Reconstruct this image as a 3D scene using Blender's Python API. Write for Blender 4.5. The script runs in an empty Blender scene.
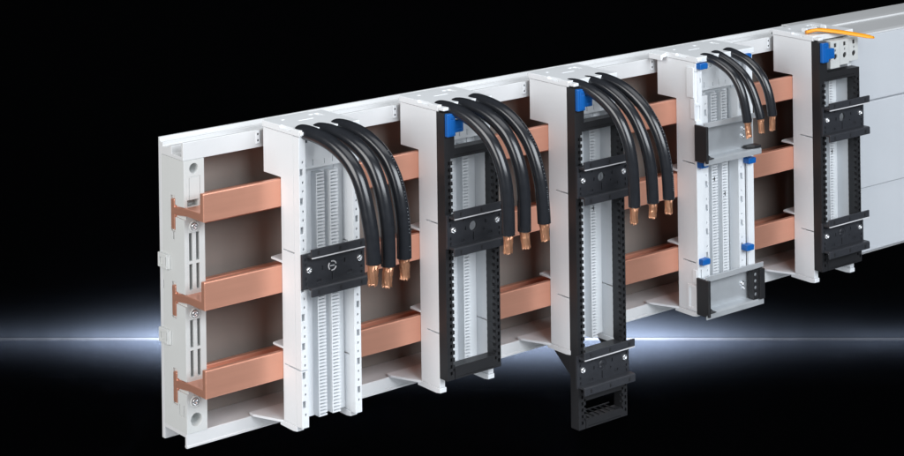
import bpy, bmesh, math, random
from mathutils import Vector, Matrix
random.seed(7)
sc = bpy.context.scene
col = sc.collection
S = 0.001                      # everything below is written in millimetres

# ------------------------------------------------------------------ materials
def mat(name, color, rough=0.5, metal=0.0, noise=0.0, bump=0.0, scale=300.0, spec=0.5, coat=0.0, stretch=None, rvar=0.0):
    m = bpy.data.materials.new(name); m.use_nodes = True
    nt = m.node_tree; b = nt.nodes['Principled BSDF']
    b.inputs['Base Color'].default_value = (*color, 1)
    b.inputs['Roughness'].default_value = rough
    b.inputs['Metallic'].default_value = metal
    b.inputs['Specular IOR Level'].default_value = spec
    b.inputs['Coat Weight'].default_value = coat
    b.inputs['Coat Roughness'].default_value = 0.15
    if noise or bump or rvar:
        tc = nt.nodes.new('ShaderNodeTexCoord'); mp = nt.nodes.new('ShaderNodeMapping')
        nt.links.new(tc.outputs['Object'], mp.inputs['Vector'])
        if stretch: mp.inputs['Scale'].default_value = stretch
        n = nt.nodes.new('ShaderNodeTexNoise'); n.inputs['Scale'].default_value = scale
        n.inputs['Detail'].default_value = 5; n.inputs['Roughness'].default_value = 0.6
        nt.links.new(mp.outputs['Vector'], n.inputs['Vector'])
        if noise:
            mx = nt.nodes.new('ShaderNodeMix'); mx.data_type = 'RGBA'
            mx.inputs['A'].default_value = (*[c * (1 - noise) for c in color], 1)
            mx.inputs['B'].default_value = (*[min(1, c * (1 + noise)) for c in color], 1)
            nt.links.new(n.outputs['Fac'], mx.inputs['Factor'])
            nt.links.new(mx.outputs['Result'], b.inputs['Base Color'])
        if rvar:
            mr = nt.nodes.new('ShaderNodeMapRange')
            mr.inputs['To Min'].default_value = rough - rvar; mr.inputs['To Max'].default_value = rough + rvar
            nt.links.new(n.outputs['Fac'], mr.inputs['Value'])
            nt.links.new(mr.outputs['Result'], b.inputs['Roughness'])
        if bump:
            bp = nt.nodes.new('ShaderNodeBump'); bp.inputs['Strength'].default_value = bump
            bp.inputs['Distance'].default_value = 0.0002
            nt.links.new(n.outputs['Fac'], bp.inputs['Height'])
            nt.links.new(bp.outputs['Normal'], b.inputs['Normal'])
    return m

M = dict(
    tray=mat('tray plastic', (0.60, 0.61, 0.62), 0.34, noise=0.012, bump=0.03, scale=250, rvar=0.012),
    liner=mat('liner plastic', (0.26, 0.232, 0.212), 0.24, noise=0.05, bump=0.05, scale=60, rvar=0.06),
    white=mat('adapter plastic', (0.73, 0.755, 0.78), 0.45, noise=0.02, bump=0.10, scale=500, rvar=0.06),
    holder=mat('holder plastic', (0.54, 0.555, 0.55), 0.5, noise=0.02, bump=0.12, scale=500, rvar=0.05),
    cover=mat('cover plastic', (0.53, 0.555, 0.59), 0.42, noise=0.015, bump=0.05, scale=300, rvar=0.05),
    black=mat('frame plastic', (0.016, 0.0165, 0.0185), 0.42, noise=0.15, bump=0.15, scale=500, rvar=0.08),
    rail=mat('rail plastic', (0.030, 0.032, 0.038), 0.40, noise=0.15, bump=0.2, scale=450, rvar=0.08),
    cable=mat('cable sheath', (0.016, 0.0175, 0.021), 0.20, noise=0.2, bump=0.03, scale=200, rvar=0.05),
    copper=mat('rolled copper', (0.76, 0.37, 0.26), 0.36, metal=0.66, noise=0.06, bump=0.06, scale=60, stretch=(0.15, 1, 6), rvar=0.07),
    strand=mat('copper strands', (0.85, 0.37, 0.22), 0.30, metal=0.8, noise=0.45, bump=1.0, scale=1100, stretch=(1, 1, 0.25)),
    steel=mat('galvanised steel', (0.60, 0.63, 0.66), 0.34, metal=0.5, noise=0.06, bump=0.06, scale=120, rvar=0.08),
    screw=mat('zinc screw', (0.70, 0.71, 0.73), 0.28, metal=0.9),
    blue=mat('blue plastic', (0.004, 0.10, 0.37), 0.38, noise=0.05, bump=0.1, scale=400),
    orange=mat('orange plastic', (0.86, 0.33, 0.015), 0.4, noise=0.05, bump=0.1, scale=300),
    print=mat('sheath print', (0.16, 0.17, 0.18), 0.5),
    dark=mat('hole shade and marks', (0.02, 0.02, 0.021), 0.7),  # near-black fill for shade in holes, also colours the scale marks
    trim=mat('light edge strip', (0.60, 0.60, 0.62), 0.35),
)

# ------------------------------------------------------------------ mesh builder
class MB:
    def __init__(self):
        self.v = []; self.f = []; self.sm = []; self.ix = {}
    def vert(self, p):
        k = (round(p[0], 4), round(p[1], 4), round(p[2], 4))
        if k not in self.ix:
            self.ix[k] = len(self.v); self.v.append(k)
        return self.ix[k]
    def face(self, pts, smooth=False):
        ids = []
        for p in pts:
            i = self.vert(p)
            if i not in ids: ids.append(i)
        if len(ids) > 2: self.f.append(ids); self.sm.append(smooth)
        return self
    def fresh(self):
        self.ix = {}; return self           # later shapes do not weld to earlier ones
    def box(self, x0, x1, y0, y1, z0, z1):
        self.fresh()
        p = [(x, y, z) for x in (x0, x1) for y in (y0, y1) for z in (z0, z1)]
        for q in ((0, 1, 3, 2), (4, 6, 7, 5), (0, 4, 5, 1), (2, 3, 7, 6), (0, 2, 6, 4), (1, 5, 7, 3)):
            self.face([p[i] for i in q])
        return self
    def prism(self, axis, prof, a, b):
        self.fresh()
        def P(u, v, t):
            return {'x': (t, u, v), 'y': (u, t, v), 'z': (u, v, t)}[axis]
        n = len(prof)
        self.face([P(u, v, a) for u, v in prof]); self.face([P(u, v, b) for u, v in prof][::-1])
        for i in range(n):
            (u0, v0), (u1, v1) = prof[i], prof[(i + 1) % n]
            self.face([P(u0, v0, a), P(u1, v1, a), P(u1, v1, b), P(u0, v0, b)])
        return self
    def lathe(self, c, axis, prof, n=20, smooth=True):
        """prof: list of (radius, offset along axis) ; closes at r = 0"""
        self.fresh()
        def P(r, h, k):
            a = 2 * math.pi * k / n; u, v = r * math.cos(a), r * math.sin(a)
            return {'x': (c[0] + h, c[1] + u, c[2] + v), 'y': (c[0] + u, c[1] + h, c[2] + v), 'z': (c[0] + u, c[1] + v, c[2] + h)}[axis]
        for (r0, h0), (r1, h1) in zip(prof, prof[1:]):
            for k in range(n):
                self.face([P(r0, h0, k), P(r0, h0, k + 1), P(r1, h1, k + 1), P(r1, h1, k)], smooth)
        for r, h in (prof[0], prof[-1]):
            if r > 1e-6: self.face([P(r, h, k) for k in range(n)])
        return self
    def tube(self, path, rad, n=20, squash=None, ripple=0.0):
        self.fresh(); rings = []
        path = [Vector(p) for p in path]; up = Vector((1, 0, 0)); m = len(path)
        for i, p in enumerate(path):
            t = (path[min(i + 1, m - 1)] - path[max(i - 1, 0)]).normalized()
            s = (up - t * up.dot(t)).normalized(); w = t.cross(s)
            r = rad(i / (m - 1)) if callable(rad) else rad
            ring = []
            for k in range(n):
                a = 2 * math.pi * k / n
                rr = r * (1 + ripple * math.cos(a * n / 4 + i * 0.5))
                q = squash(i / (m - 1)) if squash else (1, 1)
                ring.append(tuple(p + s * (rr * q[0] * math.cos(a)) + w * (rr * q[1] * math.sin(a))))
            rings.append(ring)
        for A, B in zip(rings, rings[1:]):
            for k in range(n):
                self.face([A[k], A[(k + 1) % n], B[(k + 1) % n], B[k]], True)
        self.face(rings[0][::-1]); self.face(rings[-1])
        return self
    def relief(self, u0, u1, v0, v1, front, back, rects=(), circles=(), mp=None):
        """a plate with stepped pits, through holes (depth None) and round pits; mp maps (u, v, depth) to a point"""
        self.fresh()
        mp = mp or (lambda u, v, d: (u, d, v))
        us, vs = {u0, u1}, {v0, v1}
        rects = list(rects); cs = []
        for (a, b, c, d, e) in rects:
            us |= {min(max(a, u0), u1), min(max(b, u0), u1)}; vs |= {min(max(c, v0), v1), min(max(d, v0), v1)}
        for (cu, cv, r, d) in circles:
            R = r * 1.12; cs.append((cu, cv, r, d, R)); us |= {cu - R, cu + R}; vs |= {cv - R, cv + R}
        def uniq(s):
            o = []
            for x in sorted(s):
                if not o or x - o[-1] > 1e-3: o.append(x)
            return o
        us, vs = uniq(us), uniq(vs)
        nu, nv = len(us) - 1, len(vs) - 1
        D = [[front] * nv for _ in range(nu)]; skip = [[False] * nv for _ in range(nu)]
        for i in range(nu):
            mu = (us[i] + us[i + 1]) / 2
            for j in range(nv):
                mv = (vs[j] + vs[j + 1]) / 2
                for (a, b, c, d, e) in rects:
                    if a < mu < b and c < mv < d: D[i][j] = e
                for (cu, cv, r, d, R) in cs:
                    if abs(mu - cu) < R and abs(mv - cv) < R: skip[i][j] = True; D[i][j] = front
        def dep(i, j):
            if 0 <= i < nu and 0 <= j < nv:
                return back if D[i][j] is None else D[i][j]
            return back
        for i in range(nu):
            for j in range(nv):
                a, b, c, d = us[i], us[i + 1], vs[j], vs[j + 1]
                if D[i][j] is not None and not skip[i][j]:
                    e = D[i][j]; self.face([mp(a, c, e), mp(b, c, e), mp(b, d, e), mp(a, d, e)])
                if D[i][j] is not None and not skip[i][j]:
                    self.face([mp(a, c, back), mp(a, d, back), mp(b, d, back), mp(b, c, back)])
        for i in range(nu + 1):
            for j in range(nv):
                p, q = dep(i - 1, j), dep(i, j)
                if abs(p - q) > 1e-6:
                    u, c, d = us[i], vs[j], vs[j + 1]
                    self.face([mp(u, c, p), mp(u, d, p), mp(u, d, q), mp(u, c, q)])
        for i in range(nu):
            for j in range(nv + 1):
                p, q = dep(i, j - 1), dep(i, j)
                if abs(p - q) > 1e-6:
                    v, a, b = vs[j], us[i], us[i + 1]
                    self.face([mp(a, v, p), mp(b, v, p), mp(b, v, q), mp(a, v, q)])
        N = 24
        for (cu, cv, r, d, R) in cs:
            dd = back if d is None else d
            for k in range(N):
                def sq(a):
                    c, s = math.cos(a), math.sin(a); t = R / max(abs(c), abs(s)); return cu + c * t, cv + s * t
                a0, a1 = 2 * math.pi * k / N, 2 * math.pi * (k + 1) / N
                c0 = (cu + r * math.cos(a0), cv + r * math.sin(a0)); c1 = (cu + r * math.cos(a1), cv + r * math.sin(a1))
                s0, s1 = sq(a0), sq(a1)
                self.face([mp(*s0, front), mp(*s1, front), mp(*c1, front), mp(*c0, front)])
                self.face([mp(*s0, back), mp(*c0, back), mp(*c1, back), mp(*s1, back)] if d is None else
                          [mp(*s0, back), mp(cu, cv, back), mp(*s1, back)])
                self.face([mp(*c0, front), mp(*c1, front), mp(*c1, dd), mp(*c0, dd)], True)
                if d is not None: self.face([mp(*c0, dd), mp(*c1, dd), mp(cu, cv, dd)])
        return self
    def build(self, name, m, parent=None, bevel=0.0, seg=2, shade=False):
        me = bpy.data.meshes.new(name)
        me.from_pydata([(x * S, y * S, z * S) for x, y, z in self.v], [], self.f)
        me.polygons.foreach_set('use_smooth', [bool(s) for s in self.sm])
        bm = bmesh.new(); bm.from_mesh(me); big = [f for f in bm.faces if len(f.verts) > 8]; bmesh.ops.triangulate(bm, faces=big, ngon_method='EAR_CLIP') if big else None; bmesh.ops.recalc_face_normals(bm, faces=bm.faces); bm.to_mesh(me); bm.free()
        me.materials.append(m); me.update()
        o = bpy.data.objects.new(name, me); col.objects.link(o)
        if parent is not None: o.parent = parent
        if bevel:
            b = o.modifiers.new('edge rounding', 'BEVEL'); b.width = bevel * S; b.segments = seg
            b.limit_method = 'ANGLE'; b.angle_limit = math.radians(40); b.harden_normals = False
        return o

def thing(name, label, cat, loc, group=None):
    o = bpy.data.objects.new(name, None); col.objects.link(o)
    o.location = Vector(loc) * S; o.empty_display_size = 0.02
    o['label'] = label; o['category'] = cat
    if group: o['group'] = group
    return o

def screw(parent, x, y, z, r=2.6, name='screw', ax='y'):
    mb = MB(); h = 1.3
    mb.lathe((x, y, z), ax, [(r, 0.6), (r, -h * 0.6), (r * 0.8, -h), (r * 0.36, -h), (r * 0.3, -h * 0.35), (0, -h * 0.35)], 18)
    o = mb.build(name, M['screw'], parent)
    return o
SPREAD = 160
GLOW = [(-20, 640, 15, 3, 29.6), (-20, 690, 15, 3, 31.91), (-20, 740, 15, 3, 34.23), (-20, 790, 15, 3, 29.23), (-20, 840, 15, 3, 23.31), (-20, 900, 15, 3, 19.98), (-20, 960, 15, 3, 14.21), (-20, 1030, 15, 3, 9.53), (-20, 1120, 15, 3, 6.22), (-20, 1280, 15, 3, 4.74), (-20, 1800, 15, 3, 9.99)]
KEYS = [
    ('left_softbox', (-1150, -350, 650), (250, -20, 90), 900, 900, 12.5, (1.0, 0.99, 0.98), 140),
    ('top_softbox', (350, -350, 1150), (350, -20, 100), 1300, 500, 3, (0.97, 0.985, 1.0), 140),
    ('front_softbox', (250, -1500, 850), (350, -20, 90), 1400, 700, 20.5, (0.90, 0.95, 1.0), 140),
]
# ------------------------------------------------------------------ tray that carries everything
XR = 872.0
t = thing('busbar_tray', 'long light grey plastic tray with channelled top and bottom edges behind the copper bars', 'tray', (0, 16, -21))
OFF = lambda mb, dx, dy, dz: mb
def local(mb, o):
    """shift a mesh written in world millimetres into the frame of the empty o"""
    l = o.location / S
    mb.v = [(x - l.x, y - l.y, z - l.z) for x, y, z in mb.v]
    return mb
mb = MB(); mb.prism('x', [(29.2, -21.5), (33, -21.5), (33, 189), (31, 189), (30.4, 186.5), (29.2, 186.5)], 0, XR)
local(mb, t).build('back_panel', M['tray'], t, 0.4)
mb = MB(); mb.prism('x', [(0, 177.6), (29.1, 177.6), (29.1, 186.0), (27.0, 186.0), (27.0, 183.4), (19.5, 183.4), (19.0, 185.4), (15.6, 185.4), (15.2, 180.2), (2.4, 180.2), (2.2, 190), (0.3, 190.1), (0, 189.6)], 0, XR)
local(mb, t).build('top_rail', M['tray'], t, 0.35)
mb = MB(); mb.prism('x', [(0, -10.5), (0, -18.2), (-0.5, -18.8), (-0.4, -20.2), (1.6, -20.4), (2.8, -19.4), (2.2, -18.2), (2.2, -13.0), (29.1, -13.0), (29.1, -10.4), (3, -10.4), (0.4, -10.2)], 0, XR)
local(mb, t).build('bottom_rail', M['tray'], t, 0.35)
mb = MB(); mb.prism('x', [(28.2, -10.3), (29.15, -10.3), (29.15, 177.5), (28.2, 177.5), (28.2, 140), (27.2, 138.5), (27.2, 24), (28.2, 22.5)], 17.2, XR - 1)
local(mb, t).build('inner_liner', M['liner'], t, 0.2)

# ------------------------------------------------------------------ support at the open end
HX = 16.4
t = thing('busbar_support', 'pale grey slotted end block holding the three copper bars at the open left end', 'busbar holder', (8, 14, -10))
rects, circ = [], []
def web_z(k): return 141.0 - 60 * k
rects.append((4.0, 13.2, 149.6, 166.0, -0.1)); rects.append((4.6, 12.6, 150.2, 165.4, -0.5))
rects.append((2.6, 11.6, 145.6, 150.2, 6))
for zc, h0, h1 in ((107, 88.3, 127.5), (47.5, 28.3, 67.5)):
    for xa in (3.6, 9.2):
        for (a, b) in ((h0, zc - 1.0), (zc + 1.0, h1)):
            rects.append((xa, xa + 2.6, a, b, 9))
circ += [(8.2, 171.6, 3.6, 12), (7.6, -1.6, 4.6, 10)]
mb = MB(); mb.relief(2.4, HX, -10.3, 177.5, -0.5, 29.1, rects, circ)
local(mb, t).build('support_block', M['holder'], t, 0.3)
rects = []
for k in range(3):
    w = web_z(k)
    rects += [(11.2, 17.0, w - 14.5, w + 10.6, 1.6), (-0.5, 12, w - 4.0, w + 4.6, 1.6)]
rects += [(28.6, 30.6, 136.3, 143.7, 1.2), (28.8, 30.8, 22.5, 29.8, 1.2), (27.5, 30, 84, 90, 1.2)]
rects += [(13.0, 14.6, web_z(0) - 20, web_z(0) - 14.4, 1.6), (8.5, 9.3, 0.5, 8.5, 0.6), (3.0, 3.8, 0.5, 8.5, 0.6), (3.8, 8.5, 0.5, 1.3, 0.6)]
mb = MB(); mb.relief(-0.5, 29.1, -10.3, 177.5, 0.0, 2.4, rects, (), lambda u, v, d: (d, u, v))
local(mb, t).build('end_plate', M['holder'], t, 0.25)
for zc in (104.2, 51.9):
    mb = MB(); mb.relief(18.0, 31.5, zc - 5, zc + 5, -2.6, -0.02, [(18, 20, zc - 5, zc + 5, -1.0), (25.0, 29.5, zc - 3, zc + 2.2, -1.2), (20.6, 21.4, zc - 3.4, zc + 3.0, -1.2)], (), lambda u, v, d: (d, u, v))
    local(mb, t).build('snap_clip', M['holder'], t, 0.5)
for z, x in ((131.6, 7.9), (71.4, 7.6), (11.0, 6.9)):
    mb = MB(); mb.lathe((x, -0.5, z), 'y', [(4.0, 0.3), (4.0, -0.6), (3.1, -0.7), (3.0, 0.2), (0, 0.2)], 24)
    b_ = local(mb, t).build('screw_boss', M['holder'], t)
    mb = MB(); mb.lathe((x, -0.6, z), 'y', [(2.4, 0.4), (2.4, -0.8), (2.0, -1.1), (1.0, -1.1), (0.9, 0.0), (0, 0.0)], 18)
    local(mb, t).build('screw', M['screw'], b_)

# ------------------------------------------------------------------ copper bars, double-T profile
BAR = ('top', 'middle', 'bottom')
for k in range(3):
    z = 160 - 60 * k
    t = thing('copper_busbar', ['topmost of the three bare copper bars running the length of the tray',
                                'middle one of the three bare copper bars, above the lowest bar',
                                'lowest of the three bare copper bars, just above the tray floor'][k], 'busbar', (0, 0, z - 20), 'copper bars along the tray')
    prof = [(-26.2, z), (-26.2, z - 19.4), (-21, z - 19.4), (-5, z - 19.6), (11.6, z - 21.6), (11.8, z - 32.0), (16.3, z - 32.0), (16.3, z - 10.8), (11.8, z - 10.8), (11.6, z - 16), (-5, z - 14.2), (-22.2, z - 13.8), (-22.2, z)]
    mb = MB(); mb.prism('x', prof, -0.5, XR - 6)
    local(mb, t)
    o = mb.build('bar_profile', M['copper'], t, 0.8, 3)

# ------------------------------------------------------------------ component adapters
def rack(t, x0, x1, zlo, zhi, yf, yb, pitch=2.35):
    rects = []; z = zlo + 1.0
    while z < zhi - 1.5:
        rects.append((x0 + 0.9, x1 + 1, z, z + pitch * 0.46, yf + 2.6)); z += pitch
    mb = MB(); mb.relief(x0, x1, zlo, zhi, yf, yb, rects)
    o = mb.build('tooth_rack', M['white'], t, 0)
    if x0 > 26 or x0 > 24 and t['label'].startswith('wide'):
        zz = 78 if x0 > 31 else 92
        MB().box(x0 + 2.8, x0 + 3.7, yf - 0.12, yf + 0.6, zz, zz + 3.4).build('scale_mark', M['dark'], o)
    return o

def side(t, x0, x1, yf, name='side_wall'):
    rects = [(-26.4, 0, -9, 161.3, None)]
    for z in (31.2, 111.0):
        rects += [(yf - 1, yf + 9, z - 0.1, z + 0.9, None), (yf + 8.9, yf + 14, z + 0.2, z + 0.9, None)]
    mb = MB(); mb.relief(yf, -5, -8, 192.8, x0, x1, rects, (), lambda u, v, d: (d, u, v))
    return mb.build(name, M['white'], t, 0.2)

def housing(t, W, yf, cables, lip):
    for x0, x1 in ((0, 4.8), (W - 4.8, W)):
        side(t, x0, x1, yf)
    mb = MB(); mb.relief(4.9, W - 4.9, -7.0, 166.6, -35.5, -29.5, [(12, W - 12, -7, 166.6, -34.6)])
    mb.build('channel_floor', M['white'], t, 0.2)
    # terminal cover over the channel, with small scale marks
    marks = []
    for i, x in enumerate((10, 16, 26, 33, 41)):
        if x < W - 8: marks.append((x, x + 0.7, 169.5, 173 + (i % 2), -41.0))
    marks += [(8, 12, 186, 190, -40), (22, 26, 186, 190, -40), (36, 40, 186, 190, -40)]
    mb = MB(); mb.relief(4.9, W - 4.9, 167.6, 192.7, -42, -29.6, marks)
    mb.build('terminal_cover', M['white'], t, 0.2)
    # top cap with cable bushes
    rects = [(-1, 1.6, -40, -26.5, 195.6), (W - 12, W - 9, -20, -12, 196), (18, 30, -24, -23, 196.2), (34, 37, -14, -12, 196.4), (10, 12, -15, -13, 196.4)]
    cap = MB().relief(-0.4, W + 0.4, -50.5 if lip == 0 else -50.5, -4.2, 197.5, 193.0, rects, (), lambda u, v, d: (u, v, d))
    cap.build('top_cap', M['white'], t, 0.5)
    mb = MB().box(-0.4, 4.6, -57.2 if lip else -52, -50.6, 194.2, 196.6); mb.build('cap_lip', M['white'], t, 0.5)
    mb = MB().prism('x', [(-4.1, 193.4), (-4.1, 196.8), (4.5, 195.4), (5.2, 191.2), (3.2, 191.0), (2.9, 193.2)], 6, W - 6); mb.build('top_hook', M['white'], t, 0.4)
    mb = MB().relief(-3.4, -0.45, 180.6, 189.4, -1.0, -0.03, [(-2.4, -1.2, 186.4, 187.9, -0.2), (-2.4, -1.2, 182.0, 183.5, -0.2)]); rc = mb.build('rim_clip', M['white'], t, 0.15)
    for q in (182.1, 186.5): MB().box(-2.3, -1.3, -0.9, -0.5, q, q + 1.3).build('clip_hole_shade', M['dark'], rc)  # dark blocks in the pits stand for hole shade
    for z, y1 in ((101.6, -11.5), (41.8, -12.5)):
        mb = MB().prism('z', [(-0.2, -26.4), (W + 0.2, -26.4), (W + 0.2, y1), (6, y1), (-0.2, y1 - 1.5)], z, z + 1.5)
        mb.build('hook_plate', M['white'], t, 0.2)
    mb = MB().prism('z', [(-0.3, -26.2), (W + 0.3, -26.2), (W + 6, 2.6), (-10, 2.6), (-10, -3)], -9.8, -8.1); mb.build('foot_plate', M['white'], t, 0.2)
    for x0 in (-0.3, W - 5.6):
        mb = MB().prism('x', [(yf - 0.8, -11.6), (yf + 4, -12.4), (-22, -12.2), (-22, -8.2), (yf - 0.8, -8.2)], x0, x0 + 5.9); mb.build('foot', M['white'], t, 0.4)

def slotted_edge(t, x0, x1, yf, yb, ztop, left=True):
    rects = []
    z = 8
    while z < ztop - 12:
        if left: rects.append((x0 + 0.7, x0 + 3.2, z - 2.2, z + 2.6, yf + 5.5))
        else: rects.append((x0 + 2.0, x0 + 4.4, z - 2.2, z + 2.4, yf + 5.5))
        for dz in (-7, 7): rects.append((x0 + 2.4, x0 + 3.6, z + dz - 0.8, z + dz + 0.9, yf + 4.0))
        z += 20
    rects.append((x0 - 1, x1 + 1, 31.0, 32.0, None)) if left else None
    mb = MB(); mb.relief(x0, x1, -8, ztop, yf, yb, rects)
    return mb.build('slotted_edge', M['white'], t, 0.2)

def rail_black(t, x0, x1, zc, yp, yl, hole=True, emblem=False, lipx=None):
    """moulded top-hat rail: plate, two flanged lips, screws"""
    w = x1 - x0; cx = (x0 + x1) / 2 - 1.5
    rects = []
    for zz in (-9, -5, 4.5, 8.5): 
        rects += [(x0 + 1.8, x0 + 3.8, zc + zz - 1.1, zc + zz + 1.1, yp + 0.9), (x1 - 4.2, x1 - 2.2, zc + zz - 1.1, zc + zz + 1.1, yp + 0.9)]
    rects += [(x0 + 16, x0 + 17.6, zc - 1.2, zc + 1.6, yp + 0.9), (x0 + 35, x0 + 36.4, zc + 1, zc + 3.6, yp + 0.9), (x0 + 40, x0 + 44, zc + 6.5, zc + 8.6, yp + 0.9),
              (x0 + 12, x0 + 16, zc - 9.0, zc - 7.2, yp + 0.9), (x0 + 38, x0 + 42, zc - 7.4, zc - 5.4, yp + 0.9), (cx - 0.5, cx + 0.5, zc - 9.5, zc - 3.6, yp + 0.8)]
    circ = [(cx, zc + 0.8, 3.5, None)] if hole else []
    if not hole and not emblem: circ += [(cx, zc + 1.2, 4.6, yp + 0.7)]
    if not emblem: circ += [(x0 + 15, zc + 6.8, 1.1, yp + 0.9), (x0 + 34, zc - 3.2, 1.0, yp + 0.9)]
    mb = MB(); mb.relief(x0, x1, zc - 12.2, zc + 12.2, yp, yp + 1.8, rects, circ)
    pl = mb.build('mounting_rail', M['rail'], t, 0.15)
    l0, l1 = lipx or (x0 + 1.2, x1)
    for s in (1, -1):
        pr = [(yp - 0.01, zc + s * 10.2), (yl + 1.0, zc + s * 10.2), (yl, zc + s * 10.9), (yl, zc + s * 16.4), (yl + 1.5, zc + s * 16.4), (yl + 1.5, zc + s * 12.0), (yp - 0.01, zc + s * 12.0)]
        MB().prism('x', pr, l0, l1).build('rail_lip', M['rail'], pl, 0.3)
        for fx in (0.12, 0.5, 0.88):
            x = l0 + (l1 - l0) * fx
            MB().box(x - 0.7, x + 0.7, yl - 0.35, yl - 0.005, zc + s * 13.6 - 1.4, zc + s * 13.6 + 1.4).build('lip_notch', M['black'], pl, 0.1)
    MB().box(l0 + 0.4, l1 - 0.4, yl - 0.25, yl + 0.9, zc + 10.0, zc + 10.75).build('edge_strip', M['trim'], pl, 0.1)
    if not hole and not emblem:
        MB().lathe((cx, yp - 0.1, zc + 1.2), 'y', [(0, 0), (2.7, 0), (3.1, 0.4), (3.1, 0.9), (0, 0.9)], 20).build('knockout', M['rail'], pl)
        MB().box(cx - 1.6, cx + 1.6, yp - 0.35, yp - 0.11, zc + 0.9, zc + 1.5).build('moulded_emblem', M['black'], pl)
    if emblem:
        for a0 in (0.3, 2.4, 4.5):
            mb = MB()
            pts = [(cx + 3.2 * math.cos(a0 + q * 0.17), yp - 0.3, zc + 0.5 + 3.2 * math.sin(a0 + q * 0.17)) for q in range(10)]
            mb.tube(pts, 0.45, 8); mb.build('moulded_emblem', M['trim'], pl)
        MB().box(cx - 1.8, cx + 1.8, yp - 0.3, yp - 0.01, zc + 0.2, zc + 0.8).build('moulded_emblem', M['trim'], pl)
    screw(pl, x0 + 5.6, yp - 0.1, zc + 1.0, 2.3)
    screw(pl, x1 - 4.8, yp - 0.1, zc + 1.4, 2.3)
    return pl

def frame(t, zb, ztop, wins, W=50.5, yf=-57.0, yb=-48.1, bars=(7.2, 45.0)):
    rects = [(9.4, W + 1, 166.0, ztop + 1, None)]
    rects += [(bars[0], bars[1], a, b, None) for a, b in wins]
    solid = lambda z: False
    z = zb + 5; i = 0
    while z < 158:
        rects.append((2.9, 4.9, z - 1.5, z + 1.1, yf + 1.8))
        rects.append((5.6, bars[0] + 0.1, z + 0.9, z + 3.1, yf + 2.2))
        rects.append((bars[1] + 2.6, bars[1] + 4.5, z - 1.5, z + 1.1, yf + 1.8))
        rects.append((bars[1] - 0.1, bars[1] + 1.3, z + 0.9, z + 3.1, yf + 2.2))
        z += 4.9; i += 1
    for a in (zb + 1.0, 160.5):
        rects += [(bars[0] + 2, bars[1] - 2, a, a + 0.7, yf + 0.6)]
    rects += [(bars[0] - 0.3, bars[0] + 0.3, zb - 1, zb + 8, yf + 0.7)]
    mb = MB(); mb.relief(0, W, zb, ztop, yf, yb, rects)
    return mb.build('carrier_frame', M['black'], t, 0.2)

def blue_lever(t):
    MB().relief(2.2, 7.2, 177, 191, -61.2, -60.4, [(3.2, 6.2, 187.6, 189.2, -60.7)]).build('lever_ridge', M['blue'], t, 0.3)
    MB().box(9.5, 14.0, -61.3, -60.4, 180.0, 181.0).build('lever_ridge', M['blue'], t, 0.2)
    pr = [(0.4, 175.8), (8.0, 175.8), (8.0, 178.2), (15.4, 178.2), (15.4, 186.8), (8.2, 187.2), (8.0, 192.2), (0.4, 192.4)]
    MB().prism('y', pr, -60.5, -57.1).build('lock_lever', M['blue'], t, 0.6)

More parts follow.
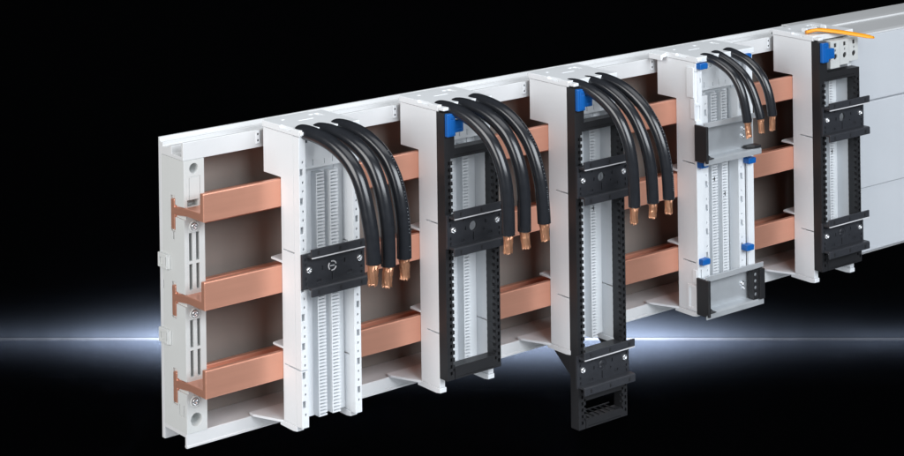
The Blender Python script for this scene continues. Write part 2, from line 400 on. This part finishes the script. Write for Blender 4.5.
CAB = {
 'A1': [
   ( [(68.6, -46.0, 195.4), (71.7, -59.7, 194.0), (74.8, -73.9, 189.7), (77.5, -86.1, 182.1), (79.5, -95.3, 171.4), (80.7, -100.6, 157.6), (81.5, -104.4, 142.3), (82.0, -106.6, 129.4), (82.2, -107.4, 114.9)] , [(82.0, -106.5, 113.3), (81.9, -106.3, 100.5)] ),
   ( [(82.9, -46.0, 194.5), (85.7, -58.6, 194.3), (88.8, -72.8, 190.9), (91.5, -85.0, 184.5), (93.4, -93.6, 175.5), (94.7, -99.6, 163.0), (95.6, -103.5, 147.6), (96.0, -105.6, 131.9), (96.0, -105.6, 110.5)] , [(95.9, -105.2, 109.0), (95.6, -103.6, 95.8)] ),
   ( [(98.8, -46.0, 194.9), (101.8, -59.7, 194.0), (104.9, -73.8, 189.1), (107.6, -86.0, 180.5), (109.3, -93.8, 170.2), (110.3, -98.5, 158.8), (111.0, -101.7, 144.5), (111.3, -103.1, 128.6), (111.3, -103.2, 112.4)] , [(111.3, -103.0, 111.6), (111.4, -103.6, 98.1)] ),
 ],
 'A2': [
   ( [(190.6, -46.0, 194.9), (193.9, -61.1, 193.4), (197.0, -75.2, 187.9), (199.7, -87.3, 179.1), (201.6, -95.8, 167.6), (202.8, -101.4, 153.0), (203.3, -103.9, 135.2), (203.4, -104.2, 111.4)] , [(203.5, -104.5, 110.6), (203.4, -103.9, 98.2)] ),
   ( [(206.1, -46.0, 194.7), (209.3, -60.4, 193.9), (212.7, -76.2, 188.5), (215.4, -88.4, 179.7), (217.1, -96.2, 168.0), (218.2, -101.1, 154.6), (218.8, -103.6, 138.1), (218.8, -103.8, 111.3)] , [(219.0, -104.5, 110.6), (219.1, -105.0, 98.8)] ),
   ( [(222.9, -46.0, 195.4), (226.1, -60.3, 193.5), (229.2, -74.5, 188.1), (231.8, -86.6, 178.3), (233.7, -95.1, 166.6), (235.0, -100.7, 151.8), (235.7, -104.2, 135.3), (236.0, -105.6, 114.2)] , [(236.1, -105.9, 113.4), (236.1, -106.1, 101.5)] ),
 ],
 'A3': [
   ( [(317.2, -46.0, 193.9), (320.0, -58.6, 192.8), (323.1, -72.7, 186.7), (325.8, -84.9, 177.3), (327.4, -92.4, 166.4), (328.6, -97.7, 152.4), (329.2, -100.6, 133.6), (329.4, -101.2, 108.6)] , [(329.4, -101.2, 107.7), (329.2, -100.3, 95.8)] ),
   ( [(334.4, -46.0, 193.7), (337.4, -59.7, 191.7), (340.3, -73.1, 185.2), (342.9, -84.9, 174.7), (344.6, -92.7, 162.4), (345.9, -98.4, 148.3), (346.7, -101.9, 130.9), (346.9, -103.0, 108.8)] , [(346.9, -103.0, 108.8), (346.8, -102.8, 97.8)] ),
   ( [(347.2, -46.0, 194.4), (350.5, -61.1, 191.9), (353.6, -75.2, 185.2), (356.3, -87.4, 174.7), (358.1, -95.9, 162.3), (359.4, -101.6, 148.2), (360.2, -105.1, 130.8), (360.4, -106.1, 110.1)] , [(360.4, -106.1, 110.1), (360.3, -105.6, 99.0)] ),
 ],
 'A4': [
   ( [(462.4, -46.0, 195.4), (464.2, -54.5, 194.2), (466.0, -62.4, 190.7), (467.7, -70.3, 185.5), (468.9, -75.8, 178.2), (469.7, -79.6, 169.9), (470.3, -82.2, 158.9), (470.7, -84.0, 147.8)] , [(470.8, -84.6, 147.3), (471.0, -85.4, 135.7)] ),
   ( [(476.0, -46.0, 195.9), (477.9, -54.6, 192.5), (479.7, -62.6, 188.0), (481.4, -70.5, 181.9), (482.7, -76.3, 173.8), (483.7, -80.7, 163.8), (484.4, -83.9, 153.6), (484.7, -85.2, 148.5)] , [(484.7, -85.6, 148.2), (484.8, -85.8, 137.2)] ),
   ( [(490.4, -46.0, 196.4), (492.2, -54.5, 194.1), (494.2, -63.5, 190.7), (495.9, -71.4, 184.5), (497.2, -77.2, 177.2), (498.1, -81.0, 168.8), (498.6, -83.4, 158.5), (498.9, -84.7, 148.9)] , [(498.9, -84.7, 148.9), (498.8, -84.5, 137.4)] ),
 ],
}
CX = {'A1': [6, 20.5, 36], 'A2': [6.8, 22.3, 39], 'A3': [6.9, 24, 37], 'A4': [13.7, 27.3, 41.7]}
RAD = {'A1': 5.15, 'A2': 4.9, 'A3': 4.55, 'A4': 3.7}
G = 'component adapters clipped onto the copper bars'

# -- adapter with bare white housing
xa = {'A1': 62.7, 'A2': 183.9, 'A3': 310.4, 'A4': 448.7, 'A5': 587.7}
def holes(k):
    return [(c, RAD[k]) for c in CX[k]]
t = thing('busbar_adapter', 'leftmost adapter, an all white slotted housing with one short black rail across its middle', 'busbar adapter', (xa['A1'], 0, 0), G)
housing(t, 50.8, -41.9, holes('A1'), 0)
slotted_edge(t, 0, 5.6, -49, -42.0, 192.6, True); slotted_edge(t, 45.2, 50.8, -49, -42.0, 192.6, False)
rack(t, 19.6, 26.6, -6.5, 163.5, -41, -34.0); rack(t, 31.2, 38.2, -6.5, 163.5, -41, -34.0)
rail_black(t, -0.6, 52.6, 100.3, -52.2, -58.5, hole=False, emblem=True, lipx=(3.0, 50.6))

# -- three adapters with black carrier frames
def framed(k, label, zb, wins, cables):
    t = thing('busbar_adapter', label, 'busbar adapter', (xa[k], 0, 0), G)
    housing(t, 50.5, -48.0, cables, 1)
    rack(t, 15.0, 20.5, -6.5, 163.5, -42, -34.0); rack(t, 28.4, 34.4, -6.5, 163.5, -42, -34.0)
    frame(t, zb, 192.6, wins)
    blue_lever(t)
    return t
t = framed('A2', 'black framed adapter second from left with one black rail above a long open window', -0.8, [(8.4, 159.0)], holes('A2'))
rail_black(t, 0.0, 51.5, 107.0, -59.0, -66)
t = framed('A3', 'longest adapter, its black frame hanging below the tray with a second rail at the bottom', -67.0, [(-9.0, 159.0), (-60.0, -46.0)], holes('A3'))
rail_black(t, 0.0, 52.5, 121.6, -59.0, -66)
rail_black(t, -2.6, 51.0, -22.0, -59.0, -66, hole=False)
for x0 in (0.1, 45.3):
    MB().prism('x', [(-29.5, -12.6), (-48.05, -12.6), (-48.05, -27.5)], x0, x0 + 5.0).build('support_gusset', M['black'], t, 0.3)
for i in range(6):
    MB().box(11 + i * 5.4, 11.7 + i * 5.4, -56, -43, -59.9, -59.3).build('shelf_rib', M['black'], t, 0.1)
MB().box(8, 44.6, -43, -42.2, -60, -59.3).build('shelf_rib', M['black'], t, 0.1)
t = framed('A5', 'rightmost adapter, black framed with two black rails and no cables, beside the grey cover', -0.8, [(8.4, 159.0)], [])
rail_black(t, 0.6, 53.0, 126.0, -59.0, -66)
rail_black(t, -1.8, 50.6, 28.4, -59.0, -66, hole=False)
for i, x in enumerate((21.0, 33.4, 45.6)):
    c = [(x + 0.5, 178.0, 2.4, -50)]
    r = [(x - 1.2, x + 2.0, 186.0, 189.4, -50), (x - 0.4, x + 1.4, 182.2, 184.2, -53)]
    mb = MB().relief(x - 5.9, x + 5.9, 168.5 + i * 1.6, 191.6, -56.0 + i * 0.4, -42.2, r, c); k_ = mb.build('terminal_block', M['holder'], t, 0.4)
    MB().lathe((x + 0.5, -54.9 + i * 0.4, 178.0), 'y', [(0, 0), (2.3, 0), (2.3, 3), (0, 3)], 18).build('socket_shade', M['dark'], k_)  # dark plugs stand for the shade inside the holes
    MB().box(x - 1.1, x + 1.9, -55.2 + i * .4, -52, 186.1, 189.3).build('socket_shade', M['dark'], k_)
for i, x in enumerate((8, 20, 32)):
    MB().prism('x', [(-36, 197.6), (-30, 197.6), (-30, 200.4), (-31, 201), (-35, 201), (-36, 200.4)], x, x + 1.2).build('cap_rib', M['white'], t, 0.2)

# -- wide white adapter with steel rails
t = thing('busbar_adapter', 'wide white adapter with blue tabs and two grey steel rails, fourth from left', 'busbar adapter', (xa['A4'], 0, 0), G)
W4 = 66.0
housing(t, W4, -45.9, holes('A4'), 0)
for lf, x0, x1 in ((True, 0, 7.2), (False, W4 - 7.2, W4)):
    r = []
    if lf: r = [(-1, 3.2, 160, 186, -46.6), (-1, 5.0, 146, 158, -47.2), (4.8, 6.0, 176, 180, -46.8), (-1, 2.4, -4, 14, -46.6), (3.0, 4.2, 12, 26, -47.4)]
    MB().relief(x0, x1, -8, 192.6, -48.6, -46, r).build('edge_moulding', M['white'], t, 0.3)
for lf, x0, x1 in ((True, 8.2, 15.6), (False, W4 - 15.6, W4 - 8.2)):
    r = []; z = 16.0
    while z < 158:
        a = x0 + 3.6 if lf else x0 + 2.0
        r += [(a, a + 2.2, z - 2.6, z + 2.6, -43.5), (a + 1.4, a + 2.8, z - 2.8, z - 1.2, -44), (a + 0.7, a + 1.7, z + 6.4, z + 8, -45)]; z += 19.2
    MB().relief(x0, x1, -8, 164.5, -46.4, -35.6, r).build('slotted_strip', M['white'], t, 0.2)
rack(t, 24.6, 31.6, -6.5, 163.5, -41, -34); rack(t, 36.6, 43.4, -6.5, 163.5, -41, -34)
for x0, z0 in ((1.0, 190.4), (52.0, 191.5), (0.6, 111.0), (55.5, 105.8), (1.0, 33.0), (52.0, 35.0)):
    MB().prism('y', [(x0, z0 - 2.6), (x0 + 8.4, z0 - 2.6), (x0 + 8.8, z0 + 1.6), (x0 + 7.4, z0 + 2.3), (x0, z0 + 2.1)], -53.4, -46.7).build('locking_tab', M['blue'], t, 0.6)
MB().box(-1.5, -0.02, -47.4, -39.5, 164.5, 189.0).build('side_latch', M['white'], t, 0.4)
MB().box(-1.0, -0.02, -48.0, -43.2, 147.5, 163.8).build('side_latch', M['white'], t, 0.4)
MB().relief(-48.2, -37.5, -6.5, 13.5, -1.2, -0.02, [(-45, -39.5, -4.5, 11.5, -0.1)], (), lambda u, v, d: (d, u, v)).build('side_latch', M['white'], t, 0.25)
MB().box(-0.9, -0.02, -47.6, -43, 15.5, 26).build('side_latch', M['white'], t, 0.3)
MB().prism('y', [(-7.5, 195.6), (-0.45, 197.3), (-0.45, 193.6), (-5, 193.2), (-6.2, 191.2), (-7.5, 191.4)], -17, -3).build('rim_hook', M['white'], t, 0.4)
def steel_rail(t, x0, x1, zc, yw, yl, right_cap):
    pr = [(yw, zc - 12.4), (yl + 1.2, zc - 12.4), (yl, zc - 13.2), (yl, zc - 17.2), (yl + 1.1, zc - 17.2), (yl + 1.1, zc - 13.6), (yw + 1.2, zc - 13.4),
          (yw + 1.2, zc + 13.4), (yl + 1.1, zc + 13.6), (yl + 1.1, zc + 17.2), (yl, zc + 17.2), (yl, zc + 13.2), (yl + 1.2, zc + 12.4), (yw, zc + 12.4)]
    r = MB().prism('x', pr, x0, x1).build('steel_rail', M['steel'], t, 0.25)
    cap = MB().relief(x0 - 0.6, x0 + 1.8, zc - 15, zc + 14.5, -63.0, -49.2, [(x0 - 1, x0 + 0.4, zc - 16, zc - 13, -60)]); cap.build('end_cap', M['black'], r, 0.8)
    MB().prism('x', [(-52.4, zc - 12.3), (-52.4, zc - 9), (-58, zc - 11.6), (-62, zc - 11.6), (-62, zc - 12.3)], x0 + 1.9, x0 + 9).build('end_cap_foot', M['black'], r, 0.2)
    for dz in (-1.5, 2.8):
        MB().lathe((x0 + 2.0, -55.5, zc + dz - 1), 'x', [(1.1, 0), (1.1, 1.6), (0.6, 2.0), (0, 2.0)], 10).build('cap_pin', M['black'], r)
    if right_cap:
        cc = [(x1 - 8.6, zc + q, 1.6, None) for q in (-8, -2.6, 2.8, 8)]
        MB().relief(x1 - 11.4, x1 - 0.5, zc - 12.2, zc + 12.2, -59.5, -53.2, [(x1 - 5.8, x1 + 1, zc - 12.2, zc + 12.2, -62)], cc).build('end_cap', M['black'], r, 0.5)
        for q in (-8, -2.6, 2.8, 8): MB().lathe((x1 - 8.6, -58.6, zc + q), 'y', [(0, 0), (1.55, 0), (1.55, 4), (0, 4)], 16).build('cap_insert', M['steel'], r)
        screw(r, x1 - 16, yw - 0.1, zc + 0.5, 2.2); screw(r, x1 - 14.4, yw - 0.1, zc - 3.6, 1.4)
    else:
        MB().prism('z', [(x1 - 14, -56.5), (x1 - 14, -52.4), (x1 - 0.6, -52.4), (x1 - 0.6, -60.5), (x1 - 8, -60)], zc - 12.2, zc - 9.8).build('end_cap_foot', M['black'], r, 0.4)
        screw(r, x1 - 12, yw - 0.1, zc + 3.5, 2.0); screw(r, x1 - 12.5, yw - 0.1, zc - 2.6, 2.0)
steel_rail(t, -2.4, 63.4, 129.4, -50.6, -60.2, False)
steel_rail(t, -2.4, 63.8, 6.4, -50.6, -60.2, True)

# ------------------------------------------------------------------ cables
def catmull(P, n=7):
    P = [Vector(p) for p in P]; Q = [P[0] * 2 - P[1]] + P + [P[-1] * 2 - P[-2]]; out = []
    for i in range(1, len(Q) - 2):
        for s in range(n):
            u = s / n
            out.append(0.5 * ((2 * Q[i]) + (Q[i + 1] - Q[i - 1]) * u + (2 * Q[i - 1] - 5 * Q[i] + 4 * Q[i + 1] - Q[i + 2]) * u * u + (3 * Q[i] - Q[i - 1] - 3 * Q[i + 1] + Q[i + 2]) * u ** 3))
    out.append(P[-1]); return out
def smooth(P, it=6):
    P = [p.copy() for p in P]
    for _ in range(it):
        R = [p.copy() for p in P]
        for i in range(1, len(P) - 1): R[i] = (P[i - 1] + P[i] * 2 + P[i + 1]) / 4
        P = R
    return P
WHO = {'A1': 'the leftmost all white adapter', 'A2': 'the second adapter from left', 'A3': 'the longest black framed adapter', 'A4': 'the white adapter with steel rails'}
POS = ('left', 'middle', 'right')
for k, L in CAB.items():
    r0 = RAD[k]
    for i, (P, E) in enumerate(L):
        t = thing('cable', '%s one of three black cables with copper ends on %s' % (POS[i], WHO[k]), 'cable', P[0], 'black cables bending out of the adapters')
        p0 = Vector(P[0]); pts = [p0 + Vector((1.5, 11, -10)), p0 + Vector((0.2, 5, -2.6))] + [Vector(p) for p in P]
        path = smooth(catmull(pts), 8)
        mb = MB(); mb.tube(path, r0, 24); local(mb, t).build('sheath', M['cable'], t, 0.35)
        if i == 2 and k in ('A1', 'A2', 'A3'):      # faint sheath print, unreadable at this size
            mb = MB(); q = len(path) // 2
            acc = 0.0
            for s in range(q, len(path) - 3):
                tt = (path[s + 1] - path[s]); L_ = tt.length; tt.normalize()
                sx = Vector((1, 0, 0)); sx = (sx - tt * sx.dot(tt)).normalized(); ww = tt.cross(sx)
                if ww.y > 0: ww = -ww
                nn = (sx * 0.22 + ww * 0.97).normalized(); side_ = tt.cross(nn)
                n_ = max(1, int(L_ / 1.3))
                for e in range(n_):
                    if random.random() < 0.15: continue
                    c_ = path[s] + tt * (L_ * (e + 0.2) / n_) + nn * (r0 + 0.03)
                    h_ = random.uniform(0.45, 0.75); w_ = random.uniform(0.25, 0.7)
                    mb.fresh(); mb.face([tuple(c_ + side_ * h_), tuple(c_ - side_ * h_), tuple(c_ - side_ * h_ + tt * w_), tuple(c_ + side_ * h_ * random.uniform(-.4, 1) + tt * w_)])
            o_ = local(mb, t).build('sheath_print', M['print'], t); o_['kind'] = 'stuff'
        a, b = path[-1], Vector(E[1]); b = a + (b - a) * 0.97
        d = (b - a); a2 = a - d * 0.2
        n = 14; wire = [a2 + (b - a2) * (q / (n - 1)) + Vector((random.uniform(-.12, .12), random.uniform(-.12, .12), 0)) for q in range(n)]
        tw = random.uniform(-0.3, 0.3)
        mb = MB(); mb.tube(wire, r0 * 0.80, 32, squash=lambda s: (0.86, 0.72 if s > 0.25 else 0.9), ripple=0.10)
        zl = min(v[2] for v in mb.v); sk = random.uniform(-.35, .35)
        mb.v = [(x + random.uniform(-.14, .14) + sk * max(0, zl + 6 - z) * .3, y + random.uniform(-.14, .14), z + (random.uniform(-.9, .7) if z < zl + 1.4 else random.uniform(-.25, .25))) for x, y, z in mb.v]
        local(mb, t).build('copper_end', M['strand'], t)

# ------------------------------------------------------------------ grey cover to the right
t = thing('busbar_cover', 'smooth light grey cover hood with two seams closing the tray at the right', 'cover', (756, -6, 0))
c0, c1 = 640.0, XR
for n_, (a, b) in enumerate(((1.0, 56.5), (57.1, 130.4), (131.4, 188.0))):
    off = -1.5 if n_ == 1 else 0.0
    pr = [(-45 + off, a + 0.0), (-45 + off, b), (-42.6, b), (-42.6, a)]
    local(MB().prism('x', pr, c0, c1), t).build('front_panel', M['cover'], t, 0.55)
pr = [(-44.8, 188.1), (-44.8, 189.6), (-40, 190.2), (-36.5, 190.2), (-36.0, 189.4), (-2, 189.6), (-1.2, 190.8), (5, 191.2), (6, 190.2), (30, 190.6), (33.4, 190.0), (33.4, 189.2), (5.6, 189.2), (5.2, 190.2), (-1, 190.2), (-1.8, 188.1)]
local(MB().prism('x', pr, c0, c1), t).build('top_panel', M['tray'], t, 0.3)
local(MB().prism('x', [(-42.5, 1.2), (-42.5, 187.9), (-40.9, 187.9), (-40.9, 1.2)], c0 + 0.5, c1 - 0.5), t).build('inner_web', M['cover'], t)
local(MB().prism('x', [(-42.5, 1.1), (-42.5, -0.2), (4, -9.4), (4, -7.6)], c0, c1), t).build('bottom_flange', M['cover'], t, 0.2)

# ------------------------------------------------------------------ orange strip lying on the right adapter
t = thing('release_tool', 'thin orange tapered plastic strip lying across the top of the rightmost adapter', 'tool', (604, -48, 198))
P = [(588.8, -41, 199.3), (597, -46, 201.0), (604, -50.3, 200.4), (616, -56.6, 198.3), (629, -63.6, 195.4), (641.8, -70.6, 192.4)]
path = catmull(P, 6)
mb = MB(); mb.tube(path, lambda s: 2.5 - 0.4 * s if s < .92 else 2.13 - 12 * (s - .92), 14, squash=lambda s: (1.25, 0.62))
local(mb, t).build('tool_blade', M['orange'], t)

# ------------------------------------------------------------------ dark studio sweep behind
A, B = Vector((603.75, 1512.49, -450)), Vector((1579.08, 668.04, -450))
u = (B - A).normalized(); nrm = Vector((-u.y, u.x, 0))            # nrm points away from the camera
if nrm.y < 0: nrm = -nrm
mid = Vector((1061.3, 1116.3, -450))
def dark(name, c, rough, metal, spec):
    m = mat(name, c, rough, metal, spec=spec); return m
wallm = dark('black backdrop', (0.0010, 0.0011, 0.0013), 1.0, 0, 0.0)
floorm = dark('black glossy floor', (0.86, 0.87, 0.90), 0.03, 1.0, 0.5)
seamm = dark('painted seam glow', (0.0021, 0.0021, 0.0022), 0.9, 0, 0.0)  # paler than the wall: the bright line of light put into colour
def quad(name, pts, m):
    me = bpy.data.meshes.new(name); me.from_pydata([tuple(Vector(p) * S) for p in pts], [], [tuple(range(len(pts)))]); me.materials.append(m)
    o = bpy.data.objects.new(name, me); col.objects.link(o); o['kind'] = 'structure'; return o
quad('floor', [mid - u * 6000 - nrm * 5000, mid + u * 6000 - nrm * 5000, mid + u * 6000, mid - u * 6000], floorm)
quad('backdrop_wall', [mid - u * 6000, mid + u * 6000, mid + u * 6000 + Vector((0, 0, 5000)), mid - u * 6000 + Vector((0, 0, 5000))], wallm)
q0 = mid - nrm * 1.2
me = MB()
o = quad('backdrop_glow_line', [q0 - u * 6000 + Vector((0, 0, .02)), q0 + u * 6000 + Vector((0, 0, .02)), q0 + u * 6000 + Vector((0, 0, 2.0)), q0 - u * 6000 + Vector((0, 0, 2.0))], seamm)  # strip added to draw the glow's bright line

def area(name, loc, target, sx, sy, power, color=(1, 1, 1), spread=180):
    l = bpy.data.lights.new(name, 'AREA'); l.shape = 'RECTANGLE'; l.size = sx * S; l.size_y = sy * S
    l.energy = power; l.color = color; l.spread = math.radians(spread)
    o = bpy.data.objects.new(name, l); col.objects.link(o); o.location = Vector(loc) * S
    d = (Vector(target) - Vector(loc)).normalized()
    o.rotation_euler = d.to_track_quat('-Z', 'Y').to_euler(); return o
# added unseen lamps facing the backdrop, lengths stepped to shape the seam glow
def glow(name, at, length, dist, h, power):
    c = mid + u * at - nrm * dist + Vector((0, 0, h))
    l = bpy.data.lights.new(name, 'AREA'); l.shape = 'RECTANGLE'; l.size = length * S; l.size_y = 10 * S; l.spread = math.radians(SPREAD); l.energy = power; l.color = (0.74, 0.84, 1.0)
    o = bpy.data.objects.new(name, l); col.objects.link(o); o.location = c * S
    z = -nrm; x = u; y = z.cross(x)                                # lamp shines along -z
    o.matrix_world = Matrix((( x.x, y.x, z.x, c.x * S), (x.y, y.y, z.y, c.y * S), (x.z, y.z, z.z, c.z * S), (0, 0, 0, 1)))
for at, ln, ds, h, p in GLOW:
    glow('backdrop_glow_helper', at, ln, ds, h, p)
for a in KEYS: area(*a)

w = bpy.data.worlds.new('World'); sc.world = w; w.use_nodes = True
w.node_tree.nodes['Background'].inputs['Color'].default_value = (0.6, 0.7, 0.85, 1)
w.node_tree.nodes['Background'].inputs['Strength'].default_value = 0.0

# ------------------------------------------------------------------ camera (level, shifted lens)
f_, yaw, roll, sy_ = 2074.74, 0.67152, -0.0138174, -569.96
cam = bpy.data.cameras.new('camera'); co = bpy.data.objects.new('camera', cam); col.objects.link(co)
cam.sensor_width = 36; cam.sensor_fit = 'HORIZONTAL'; cam.lens = f_ / 904 * 36
px_off, py_off = -math.sin(roll) * sy_, math.cos(roll) * sy_
fwd = Vector((math.sin(yaw), math.cos(yaw), 0)); right0 = Vector((math.cos(yaw), -math.sin(yaw), 0)); up0 = Vector((0, 0, 1))
right = right0 * math.cos(roll) + up0 * math.sin(roll); up = up0 * math.cos(roll) - right0 * math.sin(roll)
cam.shift_x = -px_off / 904; cam.shift_y = py_off / 904
loc = Vector((-742.92, -1230.86, 520.9)) * S
b = -fwd
co.matrix_world = Matrix(((right.x, up.x, b.x, loc.x), (right.y, up.y, b.y, loc.y), (right.z, up.z, b.z, loc.z), (0, 0, 0, 1)))
cam.clip_start = 0.05; cam.clip_end = 60
sc.camera = co
sc.view_settings.view_transform = 'Standard'; sc.view_settings.look = 'None'; sc.view_settings.exposure = 0; sc.view_settings.gamma = 1
